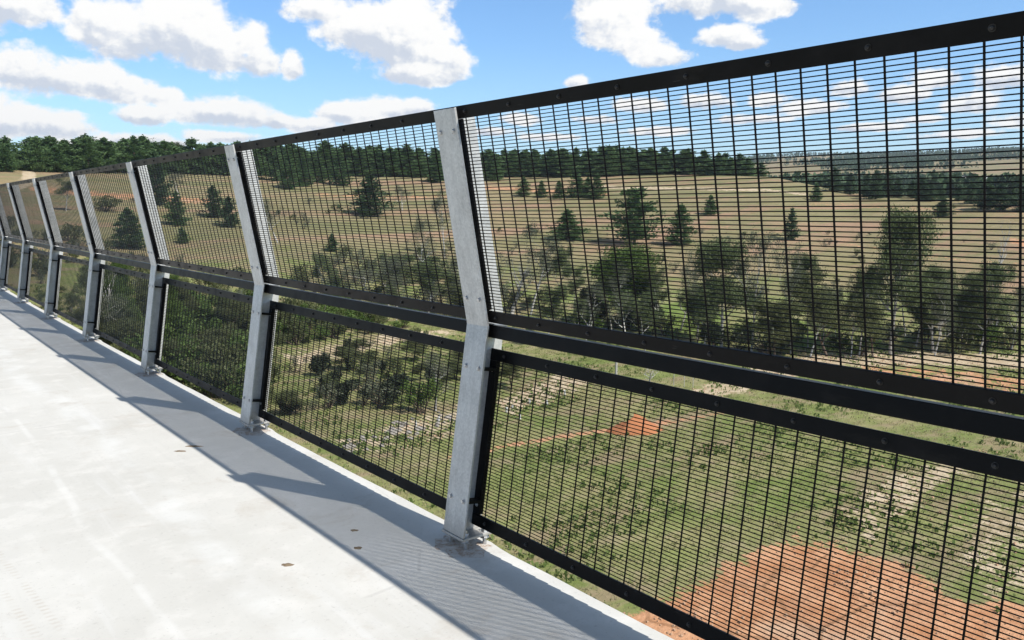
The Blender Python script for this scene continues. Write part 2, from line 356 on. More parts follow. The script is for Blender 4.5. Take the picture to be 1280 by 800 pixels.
def mitre(x):     # offset polyline at depth x : three points
    p0 = (A0[0]+x, A0[1]); n = Vector((LO.m[0]+HI.m[0], LO.m[1]+HI.m[1])).normalized(); k = x/(n.x*LO.m[0]+n.y*LO.m[1])
    return [(A0[0]+LO.m[0]*x - LO.d[0]*(LO.m[1]*x)/LO.d[1], A0[1]), (A1[0]+n.x*k, A1[1]+n.y*k), (A2[0]+HI.m[0]*x, A2[1]+HI.m[1]*x)]
def bent_plate(x0, x1, y0, y1):
    mb = MB(); a, b = mitre(x0), mitre(x1)
    vs = [(p[0], y, p[1]) for y in (y0, y1) for p in a+b]      # 0-2 front,3-5 back ; +6
    fs = [(0, 1, 4, 3), (1, 2, 5, 4), (9, 10, 7, 6), (10, 11, 8, 7), (6, 7, 1, 0), (7, 8, 2, 1), (3, 4, 10, 9), (4, 5, 11, 10), (0, 3, 9, 6), (2, 8, 11, 5)]
    mb.add(vs, fs); return mb
def hexbolt(P, axis, r, h, dome=0):   # P centre on surface, axis outward
    mb = MB(); ax = Vector(axis).normalized(); a = ax.orthogonal().normalized(); b = ax.cross(a); P = Vector(P)
    def ring(rr, hh, n): return [P+ax*hh+(a*math.cos(2*math.pi*k/n)+b*math.sin(2*math.pi*k/n))*rr for k in range(n)]
    n = 14 if dome else 6
    rings = [ring(r*1.3, 0, 14), ring(r*1.3, .0015, 14)]
    mb.add(rings[0]+rings[1], [(k, (k+1) % 14, 14+(k+1) % 14, 14+k) for k in range(14)]); mb.add(rings[1], [tuple(range(14))])
    prof = [(1, .002), (1, h*.7), (.86, h)] if not dome else [(1, .002), (.97, h*.45), (.75, h*.8), (.4, h*.97)]
    rs = [ring(r*q, hh, n) for q, hh in prof]
    for i in range(len(rs)-1): mb.add(rs[i]+rs[i+1], [(k, (k+1) % n, n+(k+1) % n, n+k) for k in range(n)], bool(dome))
    mb.add(rs[-1], [tuple(range(n))]); return mb

# ------------------------------------------------------------------ structure: deck
def smooth_noise(x, seed):
    r = np.random.default_rng(seed); ph = r.uniform(0, 6.28, 6); fr = np.array([.9, 2.1, 3.7, 6.3, 10.1, 17.])
    return sum(np.sin(x*fr[k]+ph[k])/(1+k*.6) for k in range(6))/2.4
mb = MB(); ss_ = np.concatenate([np.arange(-9, 20, .08), np.arange(20, 66, .5)])
prev = None
for s in ss_:
    px, py, a = path(s); ca, sa = math.cos(a), math.sin(a)
    e = .156 + .007*smooth_noise(s, 3)
    i0 = round(s/BAY)*BAY; e += .016*math.exp(-((s-i0+.02)/.09)**2)     # grout bulges at the posts
    pts = [(-11.0, DZ-.75), (-11.0, DZ), (-1.0, DZ), (0.0, DZ), (.10, DZ), (e-.012, DZ), (e-.003, DZ-.004), (e, DZ-.014), (e+.01, DZ-.55), (e-.5, DZ-.75)]
    row = [(px+ca*q[0], py-sa*q[0], q[1]) for q in pts]
    if prev is not None:
        n = len(row); mb.add(prev+row, [(k, k+1, n+k+1, n+k) for k in range(n-1)]+[(n-1, 0, n, 2*n-1)])
    prev = row
deck = mb.build('bridge_deck', DECK); tag(deck, kind='structure')

# ------------------------------------------------------------------ fence posts
ordinal = ['nearest', 'second nearest', 'third nearest', 'fourth nearest', 'fifth nearest', 'sixth nearest', 'seventh nearest', 'eighth nearest', 'ninth nearest', 'tenth nearest', 'eleventh nearest']
def make_post():
    root = empty('fence_post')
    bent_plate(0, .010, -.074, .074).build('flange', GALV, root, .0015)
    bent_plate(.0102, .143, -.005, .005).build('web', GALV, root, .001)
    b = MB(); b.box(-.006, .150, -.079, .079, .038, .0495); b.build('base_plate', GALV, root, .002)
    for seg, l in ((LO, .153), (LO, .72), (HI, .115), (HI, .805)):
        for y in (-.046, .046):
            hexbolt(seg.P(0, y, l), (-seg.m[0], 0, -seg.m[1]), .0095, .009).build('bolt', BOLT, root)
            c = MB(); x1 = .086 if seg is LO else .029
            seg.box(c, .0102, x1, y-.022, y+.022, l-.006, l+.006); c.build('cleat', BLACK, root)
    for x in (.026, .126):
        for y in (-.056, .056):
            ab = MB(); ab.tube([(x, y, DZ-.004), (x, y, .078)], .0085, 10); ro = ab.build('anchor_rod', BOLT, root)
            for z in (.0495, .0228):
                h = hexbolt((x, y, z), (0, 0, 1), .0155, .0145); h.build('nut', BOLT, ro)
    # rough grout patch round the anchors
    g = MB(); r = random.Random(5); n = 26
    ring = [(.06+(.125+.02*r.uniform(-1, 1))*math.cos(t*2*math.pi/n), (.135+.03*r.uniform(-1, 1))*math.sin(t*2*math.pi/n)) for t in range(n)]
    ring = [(min(x, .142), y) for x, y in ring]
    vs = [(x, y, DZ+.0006) for x, y in ring]+[(.06+(x-.06)*.6, y*.6, DZ+.004+.003*r.random()) for x, y in ring]+[(.06, 0, DZ+.005)]
    g.add(vs, [(k, (k+1) % n, n+(k+1) % n, n+k) for k in range(n)]+[(n+k, n+(k+1) % n, 2*n) for k in range(n)]); g.build('grout_pad', STAIN, root)
    return root
NP = 9
proto = make_post()
POSTS = {}
for i in [0]+list(range(1, NP))+[-1]:
    o = proto if i == 0 else copy_tree(proto)
    x, y, a = station(i); o.location = (x, y, 0); o.rotation_euler = (0, 0, -a); POSTS[i] = o
    if i >= 0: lab = 'galvanised cranked fence post on a bolted plate, %s to the camera' % ordinal[i]
    else: lab = 'galvanised cranked fence post just past the right edge of the view, end of the row'
    tag(o, lab, 'post', 'cranked steel posts along the deck edge')

# ------------------------------------------------------------------ mesh panels and rails
def wire_mesh(seg, xc, l0, l1, pitch, nv):
    mb = MB(); y0, y1 = .012, BAY-.012
    ny = 2.392/nv; rv, rh = .0029, .0018
    def rod(p, q, r, ax1, ax2):
        p, q = Vector(p), Vector(q); n = 6; vs = []
        for c in (p, q): vs += [c+ax1*(r*math.cos(2*math.pi*k/n))+ax2*(r*math.sin(2*math.pi*k/n)) for k in range(n)]
        mb.add(vs, [(k, (k+1) % n, n+(k+1) % n, n+k) for k in range(n)], True)
    m = Vector((seg.m[0], 0, seg.m[1])); d = Vector((seg.d[0], 0, seg.d[1])); yy = Vector((0, 1, 0))
    y = .028
    while y < y1: rod(seg.P(xc, y, l0), seg.P(xc, y, l1), rv, m, yy); y += .0741
    l = l0+.006
    while l < l1: rod(seg.P(xc-rv-rh*.5, y0, l), seg.P(xc-rv-rh*.5, y1, l), rh, m, d); l += pitch
    return mb
def make_panel(name, seg, xf, l0, l1):
    root = empty(name); ft, fw = .012, .050
    b = MB(); seg.box(b, xf, xf+ft, .007, BAY-.007, l1-fw, l1); b.build('top_rail', BLACK, root, .0015)
    b = MB(); seg.box(b, xf, xf+ft, .007, BAY-.007, l0, l0+fw); b.build('bottom_rail', BLACK, root, .0015)
    for y in (.007, BAY-.007-.044):
        b = MB(); seg.box(b, xf+.0005, xf+.024, y, y+.044, l0+fw+.0006, l1-fw-.0006); b.build('stile', BLACK, root, .0015)
    wire_mesh(seg, xf+ft+.0062, l0+.012, l1-.012, .0133, 32).build('wire_mesh', BLACK, root)
    n = 9
    for l in (l0+.024, l1-.024):
        for k in range(n):
            y = .1+(BAY-.2)*k/(n-1)
            hexbolt(seg.P(xf, y, l), (-seg.m[0], 0, -seg.m[1]), .0066, .0085, 1).build('bolt', DBOLT, root)
    for y in (.03, BAY-.03):
        for l in (l0+.09, l1-.09): hexbolt(seg.P(xf+.0005, y, l), (-seg.m[0], 0, -seg.m[1]), .007, .007, 1).build('bolt', BOLT, root)
    return root
up0 = make_panel('upper_mesh_panel', HI, .030, .009, .898)
lo0 = make_panel('lower_mesh_panel', LO, .086, .040, .806)
r0 = empty('mid_rail'); b = MB(); LO.box(b, .030, .102, .007, BAY-.007, .855, .9085); b.build('rail_tube', BLACK, r0, .003)
for y in (.02, BAY-.08):
    b = MB(); LO.box(b, .0305, .1015, y, y+.06, .9087, .9147); b.build('fixing_plate', BOLT, r0, .001)
for i in [0]+list(range(1, NP-1))+[-1]:
    x, y, a = station(i)
    if i < 0: x, y, a = station(-1); a = -KAP*.5
    else: a = KAP*(i+.5)
    for kind, pr in (('upper', up0), ('lower', lo0), ('rail', r0)):
        o = pr if i == 0 else copy_tree(pr)
        o.location = (x, y, 0); o.rotation_euler = (0, 0, -a)
        where = ('between %s and %s posts' % (ordinal[i].replace(' nearest', ''), ordinal[i+1])) if i >= 0 else 'in the large right hand bay'
        if kind == 'upper': tag(o, 'black mesh panel leaning inwards above the mid rail %s' % where, 'fence panel', 'upper wire mesh panels')
        if kind == 'lower': tag(o, 'black mesh panel leaning outwards below the mid rail %s' % where, 'fence panel', 'lower wire mesh panels')
        if kind == 'rail': tag(o, 'black square mid rail at the fence bend %s' % where, 'rail', 'mid rails of the fence')

# ------------------------------------------------------------------ terrain
TH = np.radians(np.array([-180, -75, -35, -22, 0, 12, 17, 22, 27, 33, 70, 180.]))
RF = np.array([90, 85, 80, 90, 113, 116, 116, 116, 116, 116, 120, 90.])
ZF = np.array([-17.6, -15.5, -14.5, -16.5, -17.6, -17.6, -17.6, -17.6, -17.6, -17.6, -17.6, -17.6])
RC = np.array([300, 290, 285, 320, 385, 390, 380, 360, 345, 330, 320, 300.])
ZC = np.array([16, 15, 12.5, 13.5, 16.2, 16.8, 15.0, 7.5, 5.5, 4.5, 4, 16.])
def vnoise(x, y, seed, f):
    r = np.random.default_rng(seed); o = 0
    for k in range(7):
        a = r.uniform(0, 6.28); q = f*r.uniform(.6, 1.7); p = r.uniform(0, 6.28); o = o + np.sin((x*math.cos(a)+y*math.sin(a))*q+p)
    return o/7
def terrain(x, y):
    x = np.asarray(x, float); y = np.asarray(y, float)
    u = x*FWH.x+y*FWH.y; v = x*RT.x+y*RT.y; r = np.hypot(u, v)+1e-6; th = np.arctan2(v, u)
    rf, zf, rc, zc = (np.interp(th, TH, A) for A in (RF, ZF, RC, ZC))
    t = np.clip((r-rf)/(rc-rf), 0, 1); s = t*t*(3-2*t)*.30+t*.70
    z = zf+(zc-zf)*s
    far = np.interp(r, [0, 330, 450, 620, 860, 1300, 2000, 2900, 3600, 9000], [0, 0, 3, 6, 17, 52, 104, 172, 150, 60])
    right = np.clip((th-math.radians(9))/math.radians(9), 0, 1); right = right*right*(3-2*right)*(th < math.radians(80))
    past = np.clip((r-rc)/200, 0, 1)
    z = z + past*((np.maximum(far-0, 0)-zc*np.clip((r-rc)/260, 0, 1))*right + (1-right)*.046*np.clip(r-rc, 0, 2600))
    z = z + vnoise(x, y, 1, .035)*.9*np.clip(r/120, .15, 1) + vnoise(x, y, 2, .16)*.22 + vnoise(x, y, 4, .6)*.05 + vnoise(x, y, 9, .006)*np.clip((r-500)/900, 0, 1)*9
    # hillside the bridge runs into at its far end
    ax, ay = x-8, y-95; z = np.maximum(z, np.where((x < 4) & (y > 55), -1.2-np.hypot(np.maximum(x-0, 0), np.maximum(75-y, 0))*.7, -99))
    return z
def hit(px, py, rmax=4000):
    d = ray(px, py); o = Vector((0, 0, CAM_Z)); rs = np.geomspace(12, rmax, 5000)
    h = math.hypot(d.x, d.y); X, Y, Z = d.x/h*rs, d.y/h*rs, CAM_Z+d.z/h*rs
    k = np.nonzero(terrain(X, Y) >= Z)[0]
    if len(k) == 0: return None
    return Vector((X[k[0]], Y[k[0]], float(terrain(X[k[0]], Y[k[0]]))))
def depth_of(P): return (P-Vector((0, 0, CAM_Z))).dot(FW)

th_in = np.radians(np.arange(-48, 52.01, .25)); th_out = np.radians(np.arange(55, 312-.1, 4.0))
ths = np.concatenate([th_in, th_out]); rs = np.concatenate([[0, 3, 6], np.geomspace(9, 9000, 430)])
R_, T_ = np.meshgrid(rs, ths, indexing='ij'); U_, V_ = R_*np.cos(T_), R_*np.sin(T_)
GX, GY = U_*FWH.x+V_*RT.x, U_*FWH.y+V_*RT.y; GZ = terrain(GX, GY)
# ground cover masks: outlines of the bare-earth areas, laid on the ground where they lie
dxyz = (GX, GY, GZ-CAM_Z); zc_ = sum(a*b for a, b in zip(dxyz, FW)); zc_ = np.where(zc_ < 1, 1, zc_)
PX = 640+F_PX*sum(a*b for a, b in zip(dxyz, RT))/zc_; PY = 400-F_PX*sum(a*b for a, b in zip(dxyz, UP))/zc_
front = sum(a*b for a, b in zip(dxyz, FW)) > 5
def poly(pts, soft):
    pts = np.array(pts, float); n = len(pts); inside = np.zeros(PX.shape, bool); dist = np.full(PX.shape, 1e9)
    for i in range(n):
        a, c = pts[i], pts[(i+1) % n]
        cond = ((a[1] > PY) != (c[1] > PY)); xi = (c[0]-a[0])*(PY-a[1])/((c[1]-a[1]) if c[1] != a[1] else 1e-9)+a[0]
        inside ^= cond & (PX < xi)
        e = c-a; t = np.clip(((PX-a[0])*e[0]+(PY-a[1])*e[1])/(e@e), 0, 1)
        dist = np.minimum(dist, np.hypot(PX-a[0]-t*e[0], PY-a[1]-t*e[1]))
    sd = np.where(inside, dist, -dist); return np.clip(.5+sd/(2*soft), 0, 1)*front
def line(pts, wd, soft=None):
    pts = np.array(pts, float); dist = np.full(PX.shape, 1e9)
    for a, c in zip(pts[:-1], pts[1:]):
        e = c-a; t = np.clip(((PX-a[0])*e[0]+(PY-a[1])*e[1])/(e@e), 0, 1); dist = np.minimum(dist, np.hypot(PX-a[0]-t*e[0], PY-a[1]-t*e[1]))
    return np.clip(.5+(wd-dist)/(2*(soft or wd)), 0, 1)*front
red = np.maximum.reduce([
 poly([(752, 788), (840, 744), (925, 700), (1000, 674), (1045, 684), (1100, 702), (1150, 718), (1180, 748), (1230, 758), (1310, 750), (1500, 780), (1500, 1000), (740, 1000)], 20),
 .56*poly([(1040, 468), (1090, 455), (1180, 458), (1290, 472), (1400, 480), (1400, 500), (1230, 492), (1120, 478)], 6),
 .72*line([(560, 572), (640, 556), (720, 543), (800, 533), (870, 522), (950, 506)], 3.2, 3),
 .8*line([(40, 236), (130, 243), (200, 248), (262, 252)], 4, 5), .8*line([(590, 234), (640, 236), (700, 240), (760, 243)], 2.2, 3),
 .7*line([(390, 243), (470, 246), (560, 246)], 2., 3), .75*line([(1265, 300), (1300, 312)], 5, 5), .55*line([(1010, 254), (1100, 259), (1190, 262), (1290, 266)], 3, 5), .55*line([(1040, 300), (1130, 318), (1200, 326), (1290, 330)], 4, 7), .5*line([(860, 282), (930, 286), (990, 290)], 3, 5)])
pale = np.maximum.reduce([
 .95*poly([(960, 452), (1030, 442), (1120, 438), (1200, 442), (1300, 440), (1300, 462), (1150, 456), (1040, 460), (900, 496), (860, 490)], 6),
 .6*poly([(1050, 640), (1110, 590), (1190, 565), (1260, 560), (1180, 610), (1120, 660), (1090, 690)], 14),
 .5*poly([(1180, 640), (1290, 600), (1400, 640), (1300, 760), (1210, 740)], 25),
 .8*poly([(352, 444), (420, 428), (520, 412), (575, 412), (560, 420), (450, 440), (372, 460)], 8),
 .6*poly([(420, 545), (520, 520), (590, 500), (600, 520), (560, 545), (480, 566), (430, 566)], 10),
 .75*poly([(610, 505), (700, 465), (760, 470), (720, 490), (640, 520)], 8),
 .9*line([(735, 233), (800, 235), (880, 236), (960, 238), (1010, 243)], 1.6, 2),
 .9*poly([(24, 230), (30, 206), (42, 205), (46, 228), (20, 240)], 3)])
rr = R_
green = np.clip(1.0-(rr-120)/120, 0, 1)*.62
green = np.maximum(green, .52*(np.clip((PY-300)/60, 0, 1))*front*(PX < 620))
green = np.maximum.reduce([green, .95*poly([(800, 372), (900, 362), (920, 430), (840, 432), (770, 412)], 12), .9*poly([(380, 388), (520, 396), (580, 410), (430, 414)], 8), .9*poly([(1150, 385), (1215, 378), (1225, 405), (1160, 410)], 8), .85*poly([(960, 400), (1020, 390), (1060, 440), (980, 444)], 8), .78*poly([(620, 440), (780, 455), (900, 500), (800, 500), (640, 470)], 14), .75*poly([(840, 540), (1050, 545), (1060, 620), (930, 690), (820, 720), (760, 620)], 30)])
N0, N1 = R_.shape
idx = np.arange(N0*N1).reshape(N0, N1)
q = np.stack([idx[:-1, :], np.roll(idx, -1, 1)[:-1, :], np.roll(idx, -1, 1)[1:, :], idx[1:, :]], -1).reshape(-1, 4)[:, ::-1]
me = bpy.data.meshes.new('ground'); nq = len(q)
me.vertices.add(N0*N1); me.loops.add(nq*4); me.polygons.add(nq)
me.vertices.foreach_set('co', np.stack([GX, GY, GZ], -1).astype(np.float32).ravel())
me.loops.foreach_set('vertex_index', q.astype(np.int32).ravel()); me.polygons.foreach_set('loop_start', np.arange(0, nq*4, 4, dtype=np.int32))
me.polygons.foreach_set('use_smooth', np.ones(nq, bool)); me.update(calc_edges=True); me.validate()
ca = me.color_attributes.new('cover', 'FLOAT_COLOR', 'POINT')
ca.data.foreach_set('color', np.stack([red, green, pale, np.ones_like(red)], -1).astype(np.float32).ravel())
me.materials.append(GROUND)
tag(link('ground', me), kind='structure')

# ------------------------------------------------------------------ vegetation builders (unit height 1 m, scaled on placement)
def rnd_quads(P, sx, sy, r, droop=0.0, dirs=None):
    n = len(P)
    a = r.normal(size=(n, 3)) if dirs is None else dirs+r.normal(size=(n, 3))*.35
    a[:, 2] -= droop; a /= np.linalg.norm(a, axis=1)[:, None]
    b = np.cross(a, r.normal(size=(n, 3))); b /= np.linalg.norm(b, axis=1)[:, None]+1e-9
    sx = (sx*r.uniform(.6, 1.35, n))[:, None]; sy = (sy*r.uniform(.6, 1.35, n))[:, None]
    return np.stack([P-a*sx*.5-b*sy*.28, P-a*sx*.1+b*sy*.5, P+a*sx*.5+b*sy*.12, P+a*sx*.05-b*sy*.5], 1)
def pine_meshes(seed, ntuft, width, shape=.8, base=.06, leaf=.05, mat=PINE, lump=.0):
    r = np.random.default_rng(seed); P = []; D = []
    nw = 26
    for k in range(nw):
        t = base+(1-base)*(k+.5*r.random())/nw
        prof = (1-t)**shape*min(1, .55+(t-base)*4)+.02
        nb = r.integers(5, 9)
        for j in range(nb):
            ang = r.uniform(0, 6.283); L = width*.5*prof*r.uniform(.55, 1.15)*(1+lump*math.sin(ang*2+seed+k*.7)); up = r.uniform(-.1, .32)
            m = max(3, int(ntuft/nw/nb*(.35+1.3*prof)))
            s = r.uniform(.12, 1, m)**.65
            q = np.stack([math.cos(ang)*L*s, math.sin(ang)*L*s, t+L*up*s-.05*L*s*s], 1)+r.normal(size=(m, 3))*np.array([.018, .018, .014])*(.5+prof)
            P.append(q); D.append(np.tile([math.cos(ang)*.8, math.sin(ang)*.8, .55], (m, 1)))
    tp = np.stack([r.normal(size=18)*.008, r.normal(size=18)*.008, r.uniform(.9, 1.03, 18)], 1); P.append(tp); D.append(np.tile([0, 0, 1.], (18, 1)))
    P = np.concatenate(P); D = np.concatenate(D)
    crown = quads_mesh('crown', rnd_quads(P, leaf, leaf*.5, r, 0, D), mat)
    mb = MB(); mb.tube([(0, 0, -.04), (.004, 0, .3), (0, .004, .65), (0, 0, .97)], [.022, .016, .010, .002], 7)
    return crown, mb.mesh('trunk', BARK)
def gum_meshes(seed, spread=.36, leafn=46, leaf=.03, mat=GUM, bark=PBARK, trunk_frac=.34, lean=.04, nlimb=6, clump=.065, sparse=1.0, bare=False):
    r = np.random.default_rng(seed); rr_ = random.Random(seed); mb = MB(); tips = []
    fat = 2.2 if bare else 1.0
    def limb(p, d, L, rad, lvl):
        pts = [p]; rads = [rad]; q = p.copy(); dd = d.copy(); n = 5
        for k in range(n):
            dd = (dd+Vector((rr_.uniform(-1, 1), rr_.uniform(-1, 1), rr_.uniform(-.35, .7)))*.20).normalized(); q = q+dd*(L/n); pts.append(q.copy()); rads.append(rad*(1-.62*(k+1)/n))
        mb.tube(pts, rads, 7 if lvl < 1 else 5, False)
        if lvl >= (3 if bare else 2): tips.append(q); tips.append((pts[3]+q)*.5); return
        if lvl == 1: tips.append(q)
        nb = rr_.randint(2, 4)
        for j in range(nb):
            k = rr_.randint(2, n); a = rr_.uniform(0, 6.283)
            side = Vector((math.cos(a), math.sin(a), rr_.uniform(.0, .75)))
            limb(pts[k], (dd*.55+side*.8).normalized(), L*rr_.uniform(.5, .75), rads[k]*.72, lvl+1)
    pts = [Vector((0, 0, -.03))]; rads = [.021*fat]; q = Vector((0, 0, 0)); nseg = 7; H = .80
    lx, ly = rr_.uniform(-lean, lean), rr_.uniform(-lean, lean)
    for k in range(nseg):
        q = q+Vector((lx+rr_.uniform(-.012, .012), ly+rr_.uniform(-.012, .012), H/nseg)); pts.append(q.copy()); rads.append(.021*fat*(1-.8*(k+1)/nseg))
    mb.tube(pts, rads, 8)
    for j in range(nlimb):
        t = trunk_frac+(1-trunk_frac)*(j+rr_.random()*.6)/nlimb; f = min(t*nseg+1, nseg-.01); k = int(f); p = pts[k].lerp(pts[min(k+1, nseg)], f-k)
        a = j*2.4+rr_.uniform(-.5, .5); up = rr_.uniform(.3, .95)
        limb(p, Vector((math.cos(a), math.sin(a), up)).normalized(), spread*rr_.uniform(.5, .95)*(1.15-.5*t), rads[k]*.6, 0)
    tips.append(q); trunk = mb.mesh('trunk', bark)
    if bare: return None, trunk
    T = np.array([tuple(t) for t in tips]); keep = r.random(len(T)) < sparse; T = T[keep] if keep.any() else T
    n = max(4, leafn); P = (T[:, None, :]+r.normal(size=(len(T), n, 3))*np.array([clump, clump, clump*.72])).reshape(-1, 3)
    P[:, 2] = np.abs(P[:, 2]-.05)+.05
    return quads_mesh('crown', rnd_quads(P, leaf, leaf*.45, r, .5), mat), trunk
def shrub_meshes(seed, n=900, leaf=.09, mat=OLIVE, width=1.3, sparse=0.0):
    r = np.random.default_rng(seed); k = 9
    c = np.stack([r.normal(size=k)*.26*width, r.normal(size=k)*.26*width, r.uniform(.25, .78, k)], 1); w_ = r.uniform(.13, .26, k)
    ids = r.integers(0, k, n); g = r.normal(size=(n, 3)); g /= np.linalg.norm(g, axis=1)[:, None]; rad = w_[ids]*r.uniform(.45, 1.15, n)
    P = c[ids]+g*rad[:, None]*np.array([1.1*width, 1.1*width, .9]); P[:, 2] = np.abs(P[:, 2])
    mb = MB()
    for j in range(k): mb.tube([(0, 0, -.05), tuple(c[j]*np.array([.5, .5, .45])), tuple(c[j])], [.025, .016, .006], 5, False)
    return quads_mesh('crown', rnd_quads(P, leaf, leaf*.55, r, 0), mat), mb.mesh('stem', BARK)
def unit_width(m): 
    a = np.empty(len(m.vertices)*3, np.float32); m.vertices.foreach_get('co', a); a = a.reshape(-1, 3); return max(np.percentile(np.abs(a[:, 0]), 96), np.percentile(np.abs(a[:, 1]), 96))*2
def unit_height(m):
    a = np.empty(len(m.vertices)*3, np.float32); m.vertices.foreach_get('co', a); return float(np.percentile(a[2::3], 99.6))
LIB = {}
def lib(kind, var):
    if (kind, var) in LIB: return LIB[(kind, var)]
    sd = hash_(kind)+var*17
    if kind == 'pine': m = pine_meshes(sd, 4600, .62, .72, .02, .042, PINE, .25)
    elif kind == 'forest': m = pine_meshes(sd, 4200, .62, .55, .03, .05, PINE, .45)
    elif kind == 'darkpine': m = pine_meshes(sd, 4200, .6, .6, .05, .045, PINE2, .5)
    elif kind == 'oldpine': m = pine_meshes(sd, 5200, .72, .38, .12, .044, PINE, .6)
    elif kind == 'thinpine': m = pine_meshes(sd, 1600, .34, .7, .04, .05, PINE2, .3)
    elif kind == 'gum': m = gum_meshes(sd, .40, 60, .024, GUM, clump=.04, nlimb=8)
    elif kind == 'sparse': m = gum_meshes(sd, .42, 34, .022, GUM2, PBARK, .2, .05, 8, .042, .8)
    elif kind == 'tallgum': m = gum_meshes(sd, .36, 74, .021, GUM, PBARK, .2, .03, 12, .04)
    elif kind == 'lush': m = gum_meshes(sd, .42, 110, .027, LUSH, BARK, .1, .05, 10, .06)
    elif kind == 'leafy': m = gum_meshes(sd, .42, 100, .026, OLIVE, BARK, .1, .05, 9, .056)
    elif kind == 'dead': m = gum_meshes(sd, .42, 0, .03, GUM, PBARK, .18, .05, 9, .05, 1, True)
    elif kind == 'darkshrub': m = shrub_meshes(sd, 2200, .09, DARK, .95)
    elif kind == 'shrub': m = shrub_meshes(sd, 900, .10, OLIVE, 1.2)
    elif kind == 'greenshrub': m = shrub_meshes(sd, 1100, .10, LUSH, 1.2)
    elif kind == 'greyshrub': m = shrub_meshes(sd, 420, .09, GUM2, 1.3)
    wd = unit_width(m[0] if m[0] else m[1]); LIB[(kind, var)] = (m[0], m[1], wd, unit_height(m[0] if m[0] else m[1])); return LIB[(kind, var)]
def hash_(s): return sum(ord(c)*(i+3) for i, c in enumerate(s))
NAMES = {'pine': ('pine_tree', 'tree'), 'forest': ('pine_tree', 'tree'), 'darkpine': ('pine_tree', 'tree'), 'oldpine': ('pine_tree', 'tree'), 'thinpine': ('pine_tree', 'tree'), 'gum': ('gum_tree', 'tree'), 'sparse': ('gum_tree', 'tree'),
 'tallgum': ('gum_tree', 'tree'), 'lush': ('leafy_tree', 'tree'), 'leafy': ('leafy_tree', 'tree'), 'dead': ('dead_tree', 'tree'), 'darkshrub': ('shrub', 'shrub'), 'shrub': ('shrub', 'shrub'), 'greenshrub': ('shrub', 'shrub'), 'greyshrub': ('shrub', 'shrub')}
def plant(kind, var, P, h, wd, label, group=None, rz=None):
    crown, trunk, uw, uh = lib(kind, var); nm, cat = NAMES[kind]
    root = empty(nm, (P.x, P.y, P.z-.02*h), random.uniform(0, 6.28) if rz is None else rz); k = wd/uw if wd else h
    root.scale = (k, k, h/uh)
    if crown: link('crown', crown, root)
    link('stem' if 'shrub' in kind else 'trunk', trunk, root)
    return tag(root, label, cat, group)
def plant_px(kind, var, px, yb, yt, wpx, label, group=None, rz=None):
    P = hit(px, yb)
    if P is None: return
    d = depth_of(P); return plant(kind, var, P, (yb-yt)/F_PX*d, wpx/F_PX*d if wpx else None, label, group, rz)

